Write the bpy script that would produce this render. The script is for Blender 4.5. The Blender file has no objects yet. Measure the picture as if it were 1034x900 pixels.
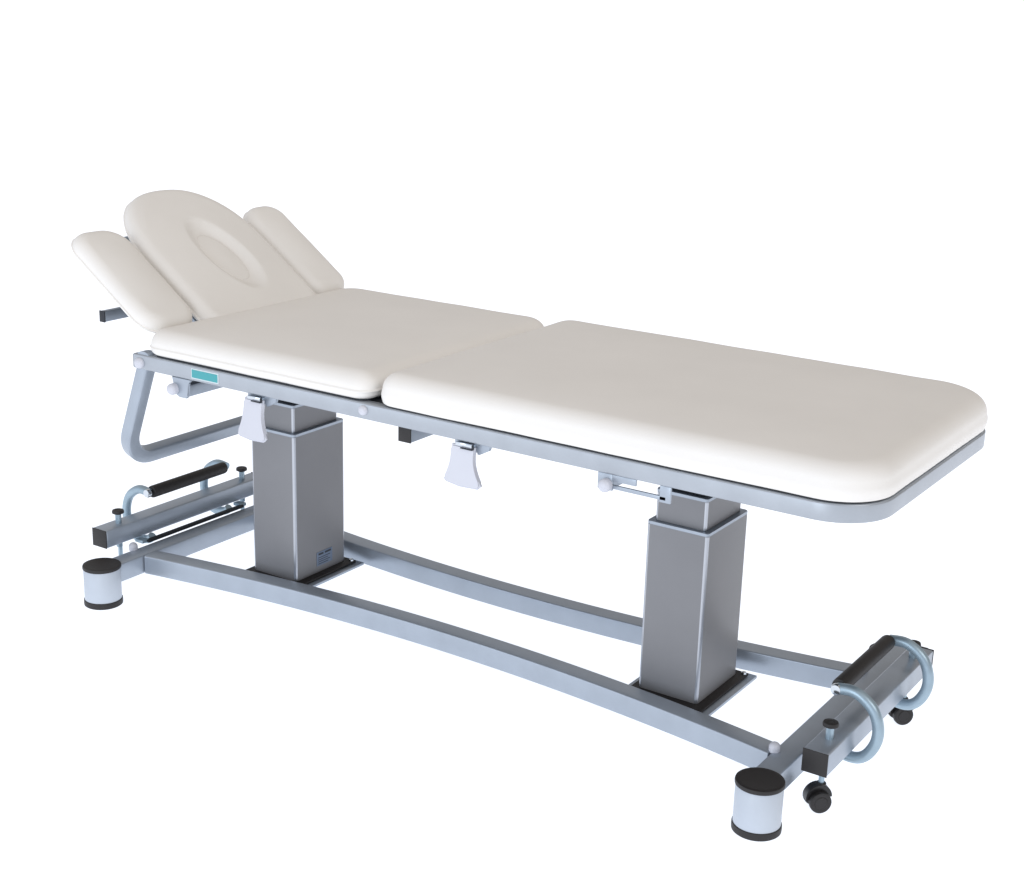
import bpy, bmesh, math, random
from mathutils import Vector, Matrix, noise
random.seed(4)
S = bpy.context.scene
COL = S.collection
PI = math.pi

# ------------------------------------------------------------ materials
def nodes(name):
    m = bpy.data.materials.new(name); m.use_nodes = True
    nt = m.node_tree; b = nt.nodes['Principled BSDF']
    return m, nt, b

def setp(b, **k):
    for n, v in k.items():
        n = n.replace('_', ' ')
        if n in b.inputs: b.inputs[n].default_value = v

def mat(name, col, rough=.5, metal=0., spec=.5, bump=0., bscale=200., var=0., vscale=8., stretch=None, coat=0.):
    m, nt, b = nodes(name)
    setp(b, Base_Color=(*col, 1), Roughness=rough, Metallic=metal, Specular_IOR_Level=spec, Coat_Weight=coat, Coat_Roughness=.15)
    tc = nt.nodes.new('ShaderNodeTexCoord'); mp = nt.nodes.new('ShaderNodeMapping')
    nt.links.new(tc.outputs['Object'], mp.inputs['Vector'])
    if stretch: mp.inputs['Scale'].default_value = stretch
    if bump:
        n = nt.nodes.new('ShaderNodeTexNoise'); n.inputs['Scale'].default_value = bscale; n.inputs['Detail'].default_value = 4
        nt.links.new(mp.outputs[0], n.inputs['Vector'])
        bp = nt.nodes.new('ShaderNodeBump'); bp.inputs['Strength'].default_value = bump; bp.inputs['Distance'].default_value = .0006
        nt.links.new(n.outputs['Fac'], bp.inputs['Height']); nt.links.new(bp.outputs[0], b.inputs['Normal'])
    if var:
        n = nt.nodes.new('ShaderNodeTexNoise'); n.inputs['Scale'].default_value = vscale; n.inputs['Detail'].default_value = 5
        nt.links.new(mp.outputs[0], n.inputs['Vector'])
        r = nt.nodes.new('ShaderNodeMapRange'); r.inputs['To Min'].default_value = 1-var; r.inputs['To Max'].default_value = 1+var
        r.inputs['From Min'].default_value = .3; r.inputs['From Max'].default_value = .7
        nt.links.new(n.outputs['Fac'], r.inputs['Value'])
        mx = nt.nodes.new('ShaderNodeMix'); mx.data_type = 'RGBA'; mx.blend_type = 'MULTIPLY'; mx.inputs[0].default_value = 1
        mx.inputs[6].default_value = (*col, 1); nt.links.new(r.outputs[0], mx.inputs[7])
        nt.links.new(mx.outputs[2], b.inputs['Base Color'])
        r2 = nt.nodes.new('ShaderNodeMapRange'); r2.inputs['To Min'].default_value = max(.05, rough*(1-var*1.5)); r2.inputs['To Max'].default_value = min(1, rough*(1+var*1.5))
        nt.links.new(n.outputs['Fac'], r2.inputs['Value']); nt.links.new(r2.outputs[0], b.inputs['Roughness'])
    return m

M = {
 'vinyl': mat('cream_vinyl', (.815, .79, .755), .50, spec=.3, bump=.5, bscale=330, var=.015, vscale=5),
 'frame': mat('frame_silver_paint', (.39, .42, .46), .36, metal=.5, bump=.12, bscale=900, var=.05, vscale=14),
 'silver': mat('silver_paint', (.375, .42, .48), .36, metal=.55, bump=.12, bscale=900, var=.05, vscale=14),
 'brushed': mat('brushed_steel', (.25, .25, .26), .38, metal=.22, spec=.2, var=.035, vscale=7),
 'edge': mat('steel_edge_highlight', (.47, .49, .53), .3, metal=.85, var=.03, vscale=12),
 'zinc': mat('zinc_plate', (.34, .44, .51), .36, metal=.6, var=.08, vscale=30),
 'chrome': mat('chrome', (.6, .64, .68), .12, metal=1.),
 'black': mat('black_rubber', (.014, .012, .012), .55, bump=.3, bscale=500, var=.1, vscale=40),
 'blackgloss': mat('black_plastic', (.012, .011, .012), .3, var=.05, vscale=30),
 'white': mat('white_plastic', (.58, .59, .65), .3, var=.01, vscale=20),
 'footgrey': mat('pale_grey_plastic', (.50, .55, .62), .4, var=.02, vscale=20),
 'teal': mat('teal_label', (.05, .34, .37), .4),
 'labelwhite': mat('label_white', (.6, .68, .7), .4),
 'plate': mat('blue_grey_label', (.15, .20, .29), .4),
 'dark': mat('dark_steel', (.03, .033, .04), .45, metal=.5, var=.1, vscale=20),
}

nt_ = M['brushed'].node_tree; pb = nt_.nodes['Principled BSDF']; tg = nt_.nodes.new('ShaderNodeTangent'); tg.axis = 'Z'
nt_.links.new(tg.outputs[0], pb.inputs['Tangent']); pb.inputs['Anisotropic'].default_value = .85; pb.inputs['Anisotropic Rotation'].default_value = .25

# ------------------------------------------------------------ mesh helpers
def link(name, bm, m, parent=None, smooth=True, angle=40):
    me = bpy.data.meshes.new(name); bmesh.ops.recalc_face_normals(bm, faces=bm.faces)
    bm.to_mesh(me); bm.free()
    o = bpy.data.objects.new(name, me); COL.objects.link(o)
    for mm in (m if isinstance(m, (list, tuple)) else [m]): me.materials.append(mm)
    if parent: o.parent = parent
    if smooth:
        for p in me.polygons: p.use_smooth = True
        try: me.set_sharp_from_angle(angle=math.radians(angle))
        except Exception: pass
    return o

def box(bm, x0, x1, y0, y1, z0, z1, bev=.0015, seg=2, mi=0):
    vs = [bm.verts.new(p) for p in ((x0,y0,z0),(x1,y0,z0),(x1,y1,z0),(x0,y1,z0),(x0,y0,z1),(x1,y0,z1),(x1,y1,z1),(x0,y1,z1))]
    fs = [bm.faces.new([vs[i] for i in f]) for f in ((0,3,2,1),(4,5,6,7),(0,1,5,4),(1,2,6,5),(2,3,7,6),(3,0,4,7))]
    for f in fs: f.material_index = mi
    if bev:
        es = list({e for f in fs for e in f.edges})
        bmesh.ops.bevel(bm, geom=es, offset=bev, segments=seg, affect='EDGES', profile=.5)
    return bm

def rrect(hw, hh, r, seg=4):
    pts = []
    for cx, cy, a0 in ((hw-r, hh-r, 0), (-hw+r, hh-r, PI/2), (-hw+r, -hh+r, PI), (hw-r, -hh+r, 1.5*PI)):
        for i in range(seg+1):
            a = a0+PI/2*i/seg; pts.append((cx+r*math.cos(a), cy+r*math.sin(a)))
    return pts

def circ(r, n=20):
    return [(r*math.cos(2*PI*i/n), r*math.sin(2*PI*i/n)) for i in range(n)]

def sweep(bm, path, sec, up=(0,0,1), cap=True, mi=0):
    """section coords (a,b): a along the side vector, b along up"""
    path = [Vector(p) for p in path]; rings = []
    up0 = Vector(up)
    for i, p in enumerate(path):
        if i == 0: t = path[1]-p
        elif i == len(path)-1: t = p-path[-2]
        else: t = (path[i+1]-p).normalized()+(p-path[i-1]).normalized()
        t.normalize()
        u = (up0-t*up0.dot(t))
        if u.length < 1e-4: u = Vector((1,0,0))-t*t.x
        u.normalize(); s = t.cross(u)
        k = 1.
        if 0 < i < len(path)-1:
            c = (p-path[i-1]).normalized().dot(t); k = 1/max(c, .5)
        rings.append([bm.verts.new(p+s*a*k+u*b) for a, b in sec])
    n = len(sec)
    for r0, r1 in zip(rings, rings[1:]):
        for j in range(n):
            f = bm.faces.new((r0[j], r0[(j+1) % n], r1[(j+1) % n], r1[j])); f.material_index = mi
    if cap:
        for r in (rings[0], rings[-1]): bm.faces.new(r).material_index = mi
    return bm

def corner(pts, rad, seg=8):
    """round the inner corners of a polyline"""
    pts = [Vector(p) for p in pts]; out = [pts[0]]
    rad = rad if isinstance(rad, (list, tuple)) else [rad]*(len(pts)-2)
    for i in range(1, len(pts)-1):
        a = (pts[i-1]-pts[i]).normalized(); b = (pts[i+1]-pts[i]).normalized()
        ang = a.angle(b); r = rad[i-1]; d = r/math.tan(ang/2)
        c = pts[i]+(a+b).normalized()*(r/math.sin(ang/2))
        p0 = pts[i]+a*d; p1 = pts[i]+b*d; v0 = p0-c; v1 = p1-c
        for k in range(seg+1):
            w_ = v0.angle(v1); t = k/seg
            q = (v0*math.sin((1-t)*w_)+v1*math.sin(t*w_))/math.sin(w_) if w_ > 1e-4 else v0
            out.append(c+q)
    out.append(pts[-1]); return out

def lathe(bm, prof, c=(0,0,0), axis='z', n=32, mi=0):
    c = Vector(c); rings = []
    for r, h in prof:
        ring = []
        for i in range(n):
            a = 2*PI*i/n; x, y = r*math.cos(a), r*math.sin(a)
            p = {'z': (x, y, h), 'y': (x, h, y), 'x': (h, x, y)}[axis]
            ring.append(bm.verts.new(c+Vector(p)))
        rings.append(ring)
    for a, b in zip(rings, rings[1:]):
        for i in range(n):
            bm.faces.new((a[i], a[(i+1) % n], b[(i+1) % n], b[i])).material_index = mi
    for r in (rings[0], rings[-1]): bm.faces.new(r).material_index = mi
    return bm

def prism(bm, poly, fn, t0, t1, bev=.001, mi=0):
    """extrude a 2-D polygon from t0 to t1; fn maps (u,v,t) to xyz"""
    a = [bm.verts.new(fn(u, v, t0)) for u, v in poly]; b = [bm.verts.new(fn(u, v, t1)) for u, v in poly]
    n = len(poly); fs = [bm.faces.new(a), bm.faces.new(list(reversed(b)))]
    for i in range(n): fs.append(bm.faces.new((a[i], b[i], b[(i+1) % n], a[(i+1) % n])))
    for f in fs: f.material_index = mi
    if bev:
        es = [e for e in fs[0].edges]+[e for e in fs[1].edges]
        bmesh.ops.bevel(bm, geom=es, offset=bev, segments=2, affect='EDGES')
    return bm

def B(): return bmesh.new()

def resample(loop, n):
    pts = [Vector(p) for p in loop]; L = [0.]
    for i in range(len(pts)): L.append(L[-1]+(pts[(i+1) % len(pts)]-pts[i]).length)
    out = []; T = L[-1]; j = 0
    for k in range(n):
        t = T*k/n
        while L[j+1] < t: j += 1
        f = (t-L[j])/max(1e-9, L[j+1]-L[j]); out.append(pts[j].lerp(pts[(j+1) % len(pts)], f))
    return out

def rr_poly(x0, x1, y0, y1, R, seg=12):
    """R = radii at (x1,y1),(x0,y1),(x0,y0),(x1,y0)"""
    out = []
    for (cx, cy, sx, sy, a0), r in zip(((x1,y1,-1,-1,0),(x0,y1,1,-1,PI/2),(x0,y0,1,1,PI),(x1,y0,-1,1,1.5*PI)), R):
        for i in range(seg+1):
            a = a0+PI/2*i/seg
            out.append(Vector((cx+sx*r+r*math.cos(a), cy+sy*r+r*math.sin(a))))
    return out

def inset(loop, d):
    n = len(loop); out = []
    for i in range(n):
        p, a, b = loop[i], loop[i-1], loop[(i+1) % n]
        t = (b-a).normalized(); nm = Vector((-t.y, t.x))   # CCW loop: left normal points inward
        out.append(p+nm*d)
    return out

def sm(x): return x*x*(3-2*x)

def rr_loop(x0, x1, y0, y1, R):
    """outline of a rounded rectangle shrunk by d, as a function of d; also returns the dome profile"""
    f = lambda d: rr_poly(x0+d, x1-d, y0+d, y1-d, [max(q-d, .008) for q in R])
    cx, cy, hx, hy = (x0+x1)/2, (y0+y1)/2, (x1-x0)/2, (y1-y0)/2
    return f, (cx, cy, hx, hy)

def pad(loopf, z0, z1, r_top, r_bot, dome, fn, hole=None, n=200, puff=.003, wob=.0006, seed=0, pw=(2, 2), aend=78):
    """upholstered pad: outline CCW, edge rounded, top gently domed; fn maps (u,v,h) to xyz"""
    lf, (bx, by, bhx, bhy) = loopf
    bm = B(); cen = Vector((bx, by))
    prof = []                                            # (inset, height)
    for i in range(7):
        a = PI/2*i/6; prof.append((r_bot*(1-math.sin(a)), z0+r_bot*(1-math.cos(a))))
    side = z1-r_top-(z0+r_bot)
    for i in range(1, 4):
        t = i/4; prof.append((-puff*math.sin(PI*t), z0+r_bot+side*t))
    for i in range(11):
        a = math.radians(aend)*i/10; prof.append((r_top*1.15*(1-math.cos(a)), z1-r_top+r_top*math.sin(a)))
    z1 = prof[-1][1]
    rings = []
    def put(pts, h):
        ring = []
        for p in pts:
            w = noise.noise(Vector((p.x*9+seed, p.y*9, h*14)))*wob*1.5+noise.noise(Vector((p.x*3, p.y*3+seed, 3)))*wob
            k = max(0, 1-abs(h-z0-.006)/.02)                # gathers where the cover is pulled under the board
            g = noise.noise(Vector((p.x*55+seed, p.y*55, 1)))*.0022*k*(.35+max(0, noise.noise(Vector((p.x*4, p.y*4, seed)))+.3))
            q = p+(p-cen).normalized()*g
            ring.append(bm.verts.new(fn(q.x, q.y, h+w+g*.4)))
        rings.append(ring)
    for d, h in prof: put(resample(lf(d), n), h)
    top = resample(lf(prof[-1][0]), n)
    ex, ey = bhx-prof[-1][0], bhy-prof[-1][0]
    def rise(p):                                            # smooth crown, level at the edges
        u, v = min(1, abs(p.x-bx)/ex), min(1, abs(p.y-by)/ey)
        return dome*(1-u**pw[0])*(1-v**pw[1])
    if hole is None:
        for k in range(1, 17):
            s = 1-k/17; pts = [cen+(p-cen)*s for p in top]
            ring = []
            for p in pts:
                w = noise.noise(Vector((p.x*3, p.y*3+seed, 3)))*wob
                ring.append(bm.verts.new(fn(p.x, p.y, z1+rise(p)+w)))
            rings.append(ring)
        cap = [bm.verts.new(fn(cen.x, cen.y, z1+rise(cen)))]
    else:
        hc, hs, hy, tilt = hole                             # centre, half length, half width, tilt
        c_, s_ = math.cos(tilt), math.sin(tilt)
        def metric(p):
            dx, dy = p.x-hc[0], p.y-hc[1]; u, v = dx*c_+dy*s_, -dx*s_+dy*c_
            return math.hypot(u/hs, v/hy)
        def ov(k):
            dx, dy = top[k].x-hc[0], top[k].y-hc[1]; u, v = dx*c_+dy*s_, -dx*s_+dy*c_
            a0 = math.atan2(v/hy, u/hs); x = hs*math.cos(a0); y = hy*math.sin(a0)
            return Vector((hc[0]+x*c_-y*s_, hc[1]+x*s_+y*c_))
        lip = [ov(k) for k in range(n)]
        for k in range(1, 31):
            f = (k/30)**.9; ring = []
            for i in range(n):
                p = top[i].lerp(lip[i], f); q = metric(p)
                dep = .020*(1-sm(min(1, max(0, (q-1)/.66))))
                ring.append(bm.verts.new(fn(p.x, p.y, z1+rise(p)-dep)))
            rings.append(ring)
        rings.append([bm.verts.new(fn(p.x, p.y, z1+dome-.036)) for p in lip])
    for a, b in zip(rings, rings[1:]):
        for i in range(n): bm.faces.new((a[i], a[(i+1) % n], b[(i+1) % n], b[i]))
    if hole is None:
        r = rings[-1]
        for i in range(n): bm.faces.new((r[i], r[(i+1) % n], cap[0]))
    bm.faces.new(rings[0])
    if hole is not None: bm.faces.new(rings[-1])
    return bm

def ident(x, y, z): return Vector((x, y, z))

# ------------------------------------------------------------ dimensions (metres)
YC = .397; W = .785; LEN = 1.95
FT, FB = .729, .691                    # frame top / bottom
XM = .7964

table = bpy.data.objects.new('treatment_table', None); COL.objects.link(table)
table.location = (0, 0, 0)
table['label'] = 'white padded electric treatment table with silver frame, two steel lifting columns and tilted headrest'
table['category'] = 'treatment table'

def prt(name, bm, m, parent=table, label=None, **k):
    o = link(name, bm, m, parent, **k)
    if label: o['label'] = label
    return o

# ---- upper frame
b = B()
hw = .015
path = corner([(-.005, hw, 0), (LEN-hw, hw, 0), (LEN-hw, W-hw, 0), (-.005, W-hw, 0)], .105, 14)
path = [p+Vector((0, 0, (FT+FB)/2)) for p in path]
sweep(b, path, rrect(hw, (FT-FB)/2, .004, 3))
box(b, .05, .08, .031, W-.031, .693, .727)                     # head cross member (under the cushion)
frame = prt('upper_frame', b, M['frame'])
def ball(x, y, z, r, ax='y', name='screw_cap', parent=None, m='white', h=.5):
    q = B(); prof = []
    for i in range(9):
        a = PI/2*i/8; prof.append((max(r*math.cos(a), .0004), -h*r-r*.8*math.sin(a)))
    prof = [(r*.85, .002), (r, 0)]+prof
    lathe(q, prof, (x, y, z), ax, 20)
    return prt(name, q, M[m], parent)
ball(.018, 0, .7075, .0145, parent=frame, h=.1)
ball(.742, 0, .7125, .0120, parent=frame, h=.1)
# dark end inserts of the open tube ends
for y in (hw, W-hw):
    q = B(); box(q, -.0085, -.0045, y-.0135, y+.0135, FB+.002, FT-.002, .001)
    prt('end_cap', q, M['dark'], frame)
# hinge lug
for y in (.004, W-.030):
    q = B(); pr = [(-.004, FT-.002)]+[(.022+.024*math.cos(a), FT-.004+.013*math.sin(a)) for a in [PI*(1-i/10) for i in range(11)]]+[(.05, FT-.002)]
    prism(q, [(.0, FT-.003)]+[(.026+.022*math.cos(PI*(1-i/10)), FT-.002+.010*math.sin(PI*(1-i/10))) for i in range(11)]+[(.05, FT-.003)], lambda u, v, t: Vector((u, t, v)), y, y+.024, .001)
    prt('hinge_lug', q, M['silver'], frame)
# name label
q = B(); box(q, .1985, .2905, -.0012, .0003, .6975, .7235, .0003, 1)
lab = prt('name_label', q, M['labelwhite'], frame)
q = B(); box(q, .2015, .2875, -.0022, -.0008, .7005, .7205, .0003, 1)
prt('label_panel', q, M['teal'], lab)

# ---- subframe under the cushions
b = B()
for y in (.315, .455): box(b, .09, 1.60, y, y+.03, .655, .690, .002)
prt('centre_rail', b, M['silver'])
def crossbar(x0, x1, z0, z1, y0, y1, cap=True):
    b = B(); box(b, x0, x1, y0, y1, z0, z1, .003)
    o = prt('crossbar', b, M['silver'])
    if cap:
        for ya, yb in ((y0-.004, y0-.0002), (y1+.0002, y1+.004)):
            q = B(); box(q, x0-.0005, x1+.0005, ya, yb, z0-.0005, z1+.0005, .0015); prt('end_cap', q, M['black'], o)
    return o
crossbar(.806, .841, .641, .676, .050, W-.05)
cb = crossbar(.144, .174, .642, .672, .012, W-.012, cap=False)
q = B()
prism(q, [(.128, .6905), (.196, .6905), (.184, .680), (.182, .648), (.176, .641), (.152, .641), (.142, .646), (.136, .662)], lambda u, v, t: Vector((u, t, v)), .001, .009, .001)
br = prt('bracket_plate', q, M['silver'], cb)
ball(.137, .002, .6605, .0145, parent=cb, name='locking_knob', h=.7)
q = B()
prism(q, [(.13, .6905), (.19, .6905), (.178, .639), (.148, .639)], lambda u, v, t: Vector((u, t, v)), W-.009, W-.001, .001)
prt('bracket_plate', q, M['silver'], cb)
crossbar(1.36, 1.39, .655, .690, .02, W-.02, cap=False)

b = B(); box(b, .716, .800, .031, W-.031, .693, .7285, .002); prt('gap_block_bar', b, M['dark'])  # dark cross member added to keep floor light out of the cushion gap

# ---- release levers (paddles)
def lever(x0, x1, zt, ln, fl, fr):
    q = B(); zb = zt-ln
    poly = [(x0, zt)]
    for i in range(9):
        t = i/8; poly.append((x0-fl*(t**2.2)+.003*math.sin(PI*t), zt-ln*.93*t))
    poly.append((x0-fl+.006, zb+.001))
    poly.append(((x0+x1)/2, zb-.004))
    poly.append((x1+fr-.008, zb-.002))
    for i in range(9):
        t = 1-i/8; poly.append((x1+fr*(t**2.0)-.004*math.sin(PI*t), zt-ln*.93*t))
    poly.append((x1, zt))
    p2 = [poly[0]]
    for p in poly[1:]:
        if (Vector(p)-Vector(p2[-1])).length > .001: p2.append(p)
    prism(q, p2[:-1] if (Vector(p2[0])-Vector(p2[-1])).length < .001 else p2,
          lambda u, v, t: Vector((u, t-.16*(zt-v), v)), -.002, .010, .0035)
    o = prt('release_lever', q, M['white'])
    xm = (x0+x1)/2
    q = B(); box(q, x0+.012, x1-.004, -.0040, .012, zt-.001, zt+.0075, .002); prt('spring_clip', q, M['chrome'], o)
    q = B(); box(q, xm-.004, x1-.004, -.0065, -.003, zt-.0055, zt-.0025, .001); box(q, x1-.0055, x1-.002, -.0055, .0, zt-.005, zt+.007, .001)
    prt('pivot_pin', q, M['dark'], o)
    q = B(); prism(q, [(x1-.002, .6905), (x1+.034, .6905), (x1+.030, .678), (x1+.004, .664), (x1-.002, .664)], lambda u, v, t: Vector((u, t, v)), .012, .020, .001)
    box(q, x0, x1, .012, .020, .668, .6905, .001)
    prt('lever_bracket', q, M['silver'], o)
lever(.374, .434, .680, .096, .012, .020)
lever(.990, 1.052, .6815, .086, .012, .026)

# ---- slider bracket
q = B()
box(q, 1.360, 1.395, .004, .010, .655, .6905, .001)
box(q, 1.395, 1.520, .004, .010, .6595, .668, .001)
box(q, 1.505, 1.530, .004, .010, .655, .6905, .001)
box(q, 1.395, 1.45, .004, .010, .676, .6905, .001)
sl = prt('slider_bracket', q, M['silver'])
ball(1.3825, .003, .667, .0145, parent=sl, name='locking_knob', h=.6)

# ---- cushions
CT = .800
L1 = rr_loop(.030, .753, -.003, .802, (.075, .08, .055, .045))
o = prt('chest_cushion', pad(L1, .733, CT-.003, .040, .016, .011, ident, n=420, seed=1.3, pw=(4, 4), aend=84), M['vinyl'])
L2 = rr_loop(.776, 1.951, -.003, .802, (.150, .06, .045, .115))
prt('leg_cushion', pad(L2, .733, CT+.007, .038, .008, .008, ident, n=560, seed=7.7, pw=(5, 4), aend=84), M['vinyl'])
# base boards of the two cushions (thin dark line above the frame)
q = B(); prism(q, [tuple(p) for p in L1[0](.012)], lambda u, v, t: Vector((u, v, t)), .7295, .7345, 0); prt('base_board', q, M['dark'])
q = B(); prism(q, [tuple(p) for p in L2[0](.012)], lambda u, v, t: Vector((u, v, t)), .7295, .7345, 0); prt('base_board', q, M['dark'])

# ---- headrest
TH = math.radians(35); HX, HZ = .030, .835
def hfn(s, y, h):        # s up the slope, h above the pad plane
    return Vector((HX-s*math.cos(TH)+h*math.sin(TH), y, HZ+s*math.sin(TH)+h*math.cos(TH)))
def mir(loop): return loop
# centre pad outline in (s,y), CCW
def arch(s0, s1, y0, y1, k, cr=.05):
    pts = []; ym = (y0+y1)/2; hw_ = (y1-y0)/2
    for i in range(9):
        a = 1.5*PI-PI/2*i/8; pts.append(Vector((s0+cr+cr*math.cos(a), y0+cr+cr*math.sin(a))))
    pts.reverse()
    n = 40; sj = s1-k
    for i in range(n+1):
        a = -PI/2+PI*i/n
        c, s = math.cos(a), math.sin(a)
        pts.append(Vector((sj+k*abs(c)**.85, ym+hw_*math.copysign(abs(s)**.85, s))))
    for i in range(9):
        a = PI/2+PI/2*i/8; pts.append(Vector((s0+cr+cr*math.cos(a), y1-cr+cr*math.sin(a))))
    return pts
Lc = (lambda d: arch(-.085+d, .438-d, .200+d, .636-d, .26-d, .05-d if d < .04 else .01), (.1765, .418, .2615, .218))
hr = prt('headrest', pad(Lc, -.052, -.006, .030, .008, .008, hfn, hole=((.150, .430), .093, .049, math.radians(-7)), n=240, seed=2.1, pw=(3, 3), aend=80), M['vinyl'])
# plug closing the face opening
ovl = []
for i in range(60):
    a = 2*PI*i/60; x, y = .0935*math.cos(a), .0495*math.sin(a); c, s = math.cos(math.radians(-7)), math.sin(math.radians(-7))
    ovl.append(Vector((.150+x*c-y*s, .430+x*s+y*c)))
prt('face_plug', pad((lambda d: inset(ovl, d), (.150, .430, .0935, .0495)), -.047, -.0178, .003, .003, .005, hfn, n=90, seed=5, aend=62, puff=0, wob=.0002), M['vinyl'], hr)
def side(s0, s1, y0, y1, R): return rr_loop(s0, s1, y0, y1, R)
near = side(-.038, .326, .014, .190, (.075, .050, .065, .060))
far = side(-.042, .326, .640, .798, (.060, .050, .050, .075))
pads = []
for lp, sd in ((near, 3.3), (far, 9.1)):
    pads.append(prt('armrest', pad(lp, -.054, -.009, .032, .008, .007, hfn, n=160, seed=sd), M['vinyl']))
# boards below the pads
for lp, par in ((near, pads[0]), (far, pads[1])):
    q = B(); prism(q, [tuple(p) for p in lp[0](.014)], lambda u, v, t: hfn(u, v, t), -.060, -.0545, 0); prt('base_board', q, M['dark'], par)
q = B(); prism(q, [tuple(p) for p in Lc[0](.016)], lambda u, v, t: hfn(u, v, t), -.058, -.0525, 0); prt('base_board', q, M['dark'], hr)
# hinge plates poking out below the side pads
for y0, y1, par in ((.085, .150, pads[0]), (.655, .690, pads[1])):
    q = B(); prism(q, [(-.043, y0), (.03, y0), (.03, y1), (-.043, y1)], lambda u, v, t: hfn(u, v, t), -.068, -.0605, .001); prt('hinge_plate', q, M['black'], par)
# support plates of the centre pad
b = B()
for y in (.186, .618):
    prism(b, [(-.075, -.075), (.30, -.075), (.30, -.0585), (-.04, -.0585), (-.06, -.052)], lambda u, v, t: hfn(u, t, v), y, y+.006, .001)
    box(b, -.005, .085, y+.0, y+.012, .700, .727, .001)
for y in (.21, .58):
    prism(b, [(-.078, y), (.32, y), (.32, y+.035), (-.078, y+.035)], lambda u, v, t: hfn(u, v, t), -.074, -.059, .002)
prism(b, [(-.078, .186), (-.050, .186), (-.050, .624), (-.078, .624)], lambda u, v, t: hfn(u, v, t), -.078, -.060, .002)
prt('headrest_bracket', b, M['silver'])
b = B(); box(b, -.158, -.140, .034, .770, .784, .812, .002)
hb = prt('headrest_crossbar', b, M['silver'])
for y0, y1 in ((.0305, .0338), (.7702, .7735)):
    q = B(); box(q, -.159, -.139, y0, y1, .783, .813, .001); prt('end_cap', q, M['dark'], hb)

# ---- side handle: U tube under the head end
b = B()
A0, A1 = Vector((.012, .030, .700)), Vector((-.092, .030, .419))
d = (A1-A0).normalized()
nrm = Vector((d.z, 0, -d.x))
pts = corner([A0, A1, A1+Vector((0, W-.06, 0)), A0+Vector((0, W-.06, 0))], .092, 14)
sweep(b, pts, rrect(.0195, .0175, .006, 3), up=nrm)
prt('tube_handle', b, M['silver'])

# ---- lifting columns
def column(x, label):
    wx, wy, y = .154, .206, .294
    cx, cy = x+wx/2, y+wy/2
    def shell(hx, hy, z0, z1, r, edge=False):
        q = B(); sec = rrect(hx, hy, r, 5)
        prism(q, sec, lambda u, v, t: Vector((cx+u, cy+v, t)), z0, z1, .0008)
        if edge:                                                        # highlight along the folded corners is put into a brighter material
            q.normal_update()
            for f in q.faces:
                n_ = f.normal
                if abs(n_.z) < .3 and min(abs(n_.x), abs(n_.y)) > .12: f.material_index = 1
        return q
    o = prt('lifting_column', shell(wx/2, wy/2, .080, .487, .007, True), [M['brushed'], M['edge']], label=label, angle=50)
    prt('trim_ring', shell(wx/2+.0005, wy/2+.0005, .4875, .4945, .009), M['silver'], o)
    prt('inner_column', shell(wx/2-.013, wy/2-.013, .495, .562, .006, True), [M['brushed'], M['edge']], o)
    prt('top_plate', shell(wx/2-.012, wy/2-.012, .5625, .5695, .008), M['silver'], o)
    q = B(); box(q, cx-.05, cx+.05, cy-.08, cy+.08, .570, .6545, .003); prt('column_head', q, M['dark'], o)
    q = B(); box(q, cx-.11, cx+.115, YC-.140, YC+.140, .0635, .071, .001); prt('base_plate', q, M['silver'], o)
    q = B(); box(q, cx-.095, cx+.100, cy-.125, cy+.125, .0715, .0795, .003); prt('rubber_mat', q, M['black'], o)
    for sx in (-.087, .092):
        for sy in (.112,):
            q = B(); lathe(q, [(.0068, .0797), (.0068, .084), (.004, .0855)], (cx+sx, cy+sy, 0), 'z', 6); prt('bolt', q, M['chrome'], o, smooth=False)
    return o, x+wx, y
c1, xf, yf = column(.112, 'brushed steel lifting column near the head end, with a small rating label')
column(1.327, 'brushed steel lifting column near the foot end, without label')
q = B(); box(q, xf+.0002, xf+.0012, yf+.085, yf+.150, .098, .138, .0003, 1)
rl = prt('rating_label', q, M['plate'], c1)
q = B()
for k, (a, c) in enumerate(((.092, .112), (.118, .144))): box(q, xf+.0014, xf+.0019, yf+a, yf+c, .129, .134, 0)
for k in range(4): box(q, xf+.0014, xf+.0019, yf+.090, yf+.140-.008*(k % 2), .121-k*.006, .1225-k*.006, 0)
prt('label_print', q, M['dark'], rl)

# ---- base: two bowed rails, two crossbars
ZR, HR = .110, .053
for sgn in (-1, 1):
    pts = []
    for i in range(41):
        x = -.1445+(1.7365+.1445)*i/40
        off = .1848-HR/2+.0615*((x-XM)/.8)**2
        pts.append((x, YC+sgn*off, ZR-HR/2))
    b = B(); sweep(b, pts, rrect(HR/2, HR/2, .004, 3)); prt('base_rail', b, M['silver'], label='near bowed base rail' if sgn < 0 else 'far bowed base rail')
for x0, x1, xk in ((-.200, -.145, -.218), (1.737, 1.792, 1.734)):
    b = B(); box(b, x0, x1, .012, .782 if x0 < 0 else .85, ZR-HR, ZR, .004, 3)
    o = prt('base_crossbar', b, M['silver'])
    q = B(); prof = [(.0125, -.002), (.0125, .008)]+[(max(.0004, .0125*math.cos(PI/2*i/6)), .008+.012*math.sin(PI/2*i/6)) for i in range(7)]
    for yy in (.146, .648):
        qq = B(); lathe(qq, prof, ((x0-.003 if x0 < 0 else x0+.002), yy, ZR), 'z', 20); prt('plug_cap', qq, M['white'], o)

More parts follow.
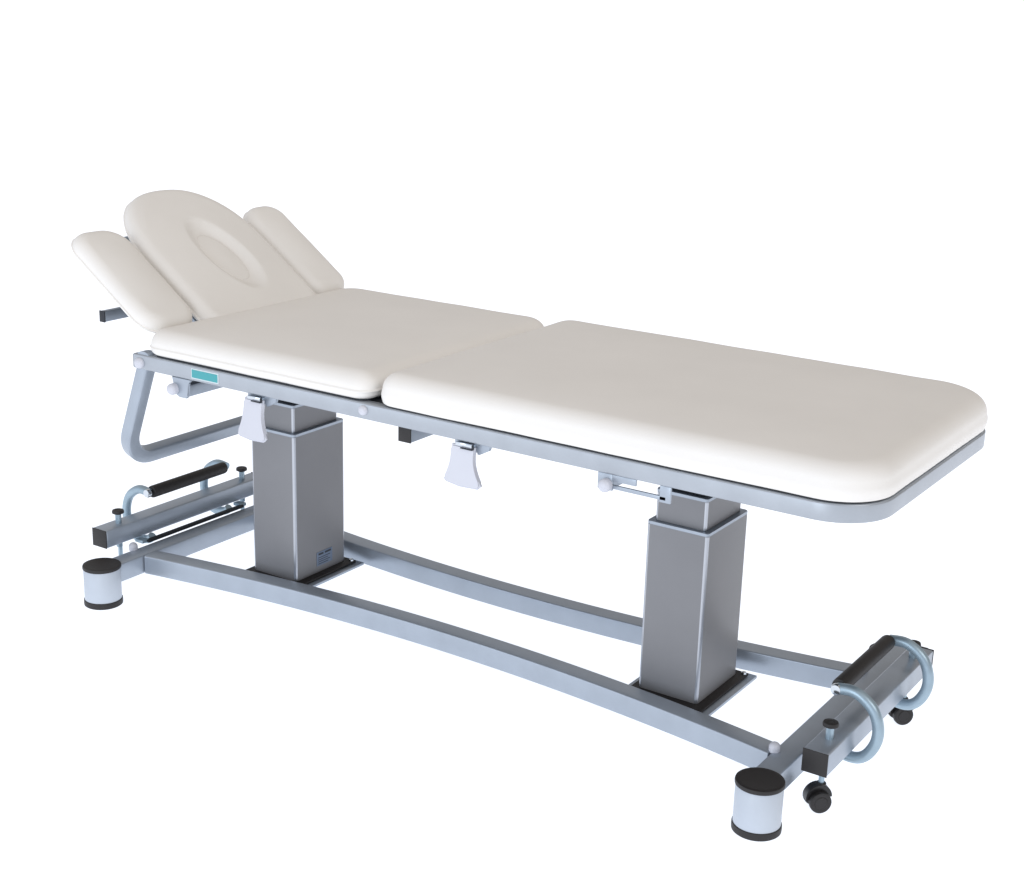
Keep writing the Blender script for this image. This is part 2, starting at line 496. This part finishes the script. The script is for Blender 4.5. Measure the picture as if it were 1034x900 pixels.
# ---- feet
for fx in (-.177, 1.770):
    for fy in (.0086, .7954):
        if fy > .5 and fx > 0: fx -= .018
        dz = -.0065 if fy > .5 else 0                                   # the far levelling feet are screwed in a little further
        b = B(); lathe(b, [(.047, .014), (.0495, .016), (.0495, .104+dz), (.048, .106+dz)], (fx, fy, 0), 'z', 48)
        o = prt('foot', b, M['footgrey'])
        q = B(); lathe(q, [(.049, 0), (.0515, .002), (.0520, .008), (.0515, .0165), (.050, .018)], (fx, fy, 0), 'z', 48); prt('rubber_base', q, M['black'], o)
        q = B(); lathe(q, [(.0500, .1045+dz), (.0512, .1055+dz), (.0515, .110+dz), (.0505, .1135+dz), (.045, .1148+dz), (.041, .1142+dz)], (fx, fy, 0), 'z', 48); prt('foot_cap', q, M['black'], o)

# ---- wheel beams with castors, pins and pedals
def beam(xc, sg):
    hb_ = .0275; y0, y1 = .0815, .7125; z0, z1 = .1227, .1738
    b = B(); box(b, xc-hb_, xc+hb_, y0, y1, z0, z1, .004, 3)
    o = prt('wheel_beam', b, M['silver'], label='wheel beam at the foot end' if sg > 0 else 'wheel beam at the head end')
    for ya, yb in ((y0-.003, y0-.0003), (y1+.0003, y1+.003)):
        q = B(); box(q, xc-hb_-.0003, xc+hb_+.0003, ya, yb, z0-.0003, z1+.0003, .001); prt('end_cap', q, M['black'], o)
    # linkage between beam and crossbar
    q = B(); xi = xc-sg*.052
    if sg < 0: box(q, xi-.007, xi+.007, .205, .590, .110, .119, .002); prt('linkage_bar', q, M['dark'], o)
    for yy in (.20, .595):
        q = B(); box(q, min(xi, xc-sg*.02), max(xi, xc-sg*.02), yy-.012, yy+.012, .1105, .1205, .002); prt('link_arm', q, M['zinc'], o)
    for yy in (.150, .644):
        q = B(); lathe(q, [(.0085, .104), (.0085, .206), (.0075, .207)], (xc, yy, 0), 'z', 20)
        p = prt('adjusting_pin', q, M['zinc'], o)
        q = B(); lathe(q, [(.010, .200), (.0165, .2035), (.017, .2075), (.0155, .2115), (.008, .2125), (.0075, .2115)], (xc, yy, 0), 'z', 24); prt('pin_cap', q, M['black'], p)
    # castors
    for yy in (.150, .644):
        ang = math.radians(45); R = Matrix.Rotation(ang, 3, 'Z'); c = Vector((xc-.018, yy+.010, 0))
        def loc(u, v, w): return c+R @ Vector((u, v, w))
        def disc(yo, r, w_):
            q = B(); rings = []
            for rr, h in ((.004, 0), (r*.55, 0), (r*.62, .0015), (r*.85, .0005), (r*.97, .002), (r, .005), (r, w_-.004), (r*.95, w_), (.004, w_)):
                rings.append([q.verts.new(loc(rr*math.cos(2*PI*i/28), yo+h, .0240+rr*math.sin(2*PI*i/28))) for i in range(28)])
            for a_, b_ in zip(rings, rings[1:]):
                for i in range(28): q.faces.new((a_[i], a_[(i+1) % 28], b_[(i+1) % 28], b_[i]))
            q.faces.new(rings[0]); q.faces.new(rings[-1]); return q
        q = B()
        prism(q, [(.029*math.cos(a), .031+.029*math.sin(a)) for a in [PI*i/14*1.05 for i in range(15)]], lambda u, v, t: loc(u, t, v), -.011, .011, .001)
        lathe(q, [(.011, .050), (.011, .060), (.009, .062)], tuple(loc(.006, 0, 0)), 'z', 18)
        cs = prt('castor', q, M['blackgloss'])
        for yo in (-.025, .009):
            prt('wheel', disc(yo, .0240, .015), M['black'], cs)
        q = B(); lathe(q, [(.0062, .058), (.0062, .1225)], tuple(loc(.006, 0, 0)), 'z', 14); prt('stem', q, M['zinc'], cs)
    # pedal
    xg, zg = XM+sg*1.032, .243
    q = B(); lathe(q, [(.011, -.001), (.0165, .001), (.0175, .005), (.0175, .283), (.0165, .289), (.010, .292)], (xg, .252, zg), 'y', 28)
    ped = prt('foot_pedal', q, M['black'])
    for yy, yb in ((.244, .250), (.553, .547)):
        q = B(); n = 26; pts = []
        x1_, z1_ = xg-XM, zg
        # over the top of the beam, outwards, round and back underneath
        P = [(xg, zg), (xg+sg*.040, zg+.002), (xg+sg*.078, zg-.022), (xg+sg*.095, zg-.058), (xg+sg*.095, zg-.096), (xg+sg*.077, zg-.132), (xg+sg*.05, zg-.147), (xg+sg*.012, zg-.142), (xg-sg*.005, zg-.130)]
        V = [Vector((a, yy, c)) for a, c in P]
        for i in range(len(V)-1):
            p0 = V[max(i-1, 0)]; p1 = V[i]; p2 = V[i+1]; p3 = V[min(i+2, len(V)-1)]
            for k in range(5):
                t = k/5
                pts.append(.5*((2*p1)+(p2-p0)*t+(2*p0-5*p1+4*p2-p3)*t*t+(3*p1-p0-3*p2+p3)*t**3))
        pts.append(V[-1])
        sweep(q, pts, circ(.0125, 20), up=(0, 1, 0)); ar = prt('pedal_arm', q, M['zinc'], ped)
        s_ = -1 if yy < .4 else 1
        if s_ < 0: q = B(); lathe(q, [(.0125, s_*.002), (.0125, s_*.009), (.011, s_*.0125), (.004, s_*.0135)], (xg, yy, zg), 'y', 22); prt('bolt', q, M['chrome'], ar)
    # silver plate added to cover the far foot cap in the gap
    if sg > 0:
        q = B(); box(q, 1.7925, 1.8262, .17, .86, .1062, .1108, .001); prt('gap_cover_plate', q, M['silver'], o)
beam(XM-1.0590, -1)
beam(XM+1.0590, 1)

# ------------------------------------------------------------ floor
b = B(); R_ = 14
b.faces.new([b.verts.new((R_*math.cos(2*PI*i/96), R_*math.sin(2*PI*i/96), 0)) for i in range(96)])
FM = mat('white_floor_glow', (.50, .50, .50), .8, spec=.0)           # glow added to the floor so it stays white and shadowless
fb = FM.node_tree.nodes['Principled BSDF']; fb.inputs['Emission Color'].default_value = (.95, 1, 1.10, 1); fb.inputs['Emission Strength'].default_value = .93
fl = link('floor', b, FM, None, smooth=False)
fl['kind'] = 'structure'

# ------------------------------------------------------------ world + light
w = bpy.data.worlds.new('World'); S.world = w; w.use_nodes = True
nt = w.node_tree; bg = nt.nodes['Background']
tc = nt.nodes.new('ShaderNodeTexCoord'); sp = nt.nodes.new('ShaderNodeSeparateXYZ'); nt.links.new(tc.outputs['Generated'], sp.inputs[0])
def ramp(sock, mul, pw):
    a = nt.nodes.new('ShaderNodeMath'); a.operation = 'MULTIPLY'; a.inputs[1].default_value = mul; a.use_clamp = True; nt.links.new(sock, a.inputs[0])
    c = nt.nodes.new('ShaderNodeMath'); c.operation = 'POWER'; c.inputs[1].default_value = pw; nt.links.new(a.outputs[0], c.inputs[0]); return c.outputs[0]
def lobe(fac, col):
    v = nt.nodes.new('ShaderNodeVectorMath'); v.operation = 'SCALE'; v.inputs[0].default_value = col; nt.links.new(fac, v.inputs['Scale']); return v.outputs[0]
def add(a, c):
    v = nt.nodes.new('ShaderNodeVectorMath'); v.operation = 'ADD'
    nt.links.new(a, v.inputs[0]); nt.links.new(c, v.inputs[1]); return v.outputs[0]
def mul(a, c):
    v = nt.nodes.new('ShaderNodeVectorMath'); v.operation = 'MULTIPLY'
    nt.links.new(a, v.inputs[0]); nt.links.new(c, v.inputs[1]); return v.outputs[0]
one = nt.nodes.new('ShaderNodeValue'); one.outputs[0].default_value = 1
inv = nt.nodes.new('ShaderNodeMath'); inv.operation = 'SUBTRACT'; inv.inputs[0].default_value = 1; inv.use_clamp = True
nt.links.new(sp.outputs['Z'], inv.inputs[1])
ROOM, WINDOW, LEFT = (.25, .238, .225), (.78, .90, 1.12), (.48, .53, .62)
CEIL = (.36, .325, .29)
side = mul(add(lobe(ramp(sp.outputs['Y'], -1, 1.2), WINDOW), lobe(ramp(sp.outputs['X'], -1, 1.), LEFT)), lobe(inv.outputs[0], (1, 1, 1)))
upper = add(add(side, lobe(one.outputs[0], ROOM)), lobe(ramp(sp.outputs['Z'], 1, 1.0), CEIL))
lt = nt.nodes.new('ShaderNodeMath'); lt.operation = 'LESS_THAN'; lt.inputs[1].default_value = 0.0; nt.links.new(sp.outputs['Z'], lt.inputs[0])
mxw = nt.nodes.new('ShaderNodeMix'); mxw.data_type = 'RGBA'; nt.links.new(lt.outputs[0], mxw.inputs[0])
nt.links.new(upper, mxw.inputs[6]); mxw.inputs[7].default_value = (1.15, 1.15, 1.15, 1)      # studio sweep below the horizon
tot = mxw.outputs[2]
nt.links.new(tot, bg.inputs['Color']); bg.inputs['Strength'].default_value = 1.0

# two tall lamps added left of the camera to brighten front faces and edges
for loc, en in (((1.45, -3.6, 1.05), 22), ((-1.7, -3.7, 1.05), 12)):
    la = bpy.data.lights.new('front_fill', 'AREA'); la.shape = 'RECTANGLE'; la.size = 1.0; la.size_y = 1.9; la.energy = en; la.color = (.88, .95, 1)
    lo = bpy.data.objects.new('front_fill', la); COL.objects.link(lo); lo.location = loc
    lo.rotation_euler = (Vector((.8, .35, .6))-lo.location).to_track_quat('-Z', 'Y').to_euler()

# soft sun lamp added from the foot end to brighten the tilted headrest pads
sd = bpy.data.lights.new('fill_sun', 'SUN'); sd.energy = .62; sd.angle = math.radians(28); sd.color = (1, .985, .965)
so = bpy.data.objects.new('fill_sun', sd); COL.objects.link(so); so.location = (5, -1, 5)
so.rotation_euler = Vector((-math.cos(math.radians(38)), .25, -math.sin(math.radians(38)))).to_track_quat('-Z', 'Y').to_euler()

# ------------------------------------------------------------ camera
cam = bpy.data.cameras.new('Camera'); co = bpy.data.objects.new('Camera', cam); COL.objects.link(co)
fw = Vector((-.52663, .798498, -.291652)); rt = Vector((.830001, .557126, .026607)); up = Vector((-.183732, .228059, .956155))
m = Matrix((rt, up, -fw)).transposed().to_4x4(); m.translation = Vector((2.856372, -2.589544, 1.652556)); co.matrix_world = m
cam.sensor_width = 36; cam.lens = 36*1536.6/1034; cam.clip_start = .05; cam.clip_end = 20000
S.camera = co
S.view_settings.view_transform = 'Standard'; S.view_settings.look = 'None'; S.view_settings.exposure = 0; S.view_settings.gamma = 1
S.render.engine = 'CYCLES'; S.cycles.max_bounces = 8
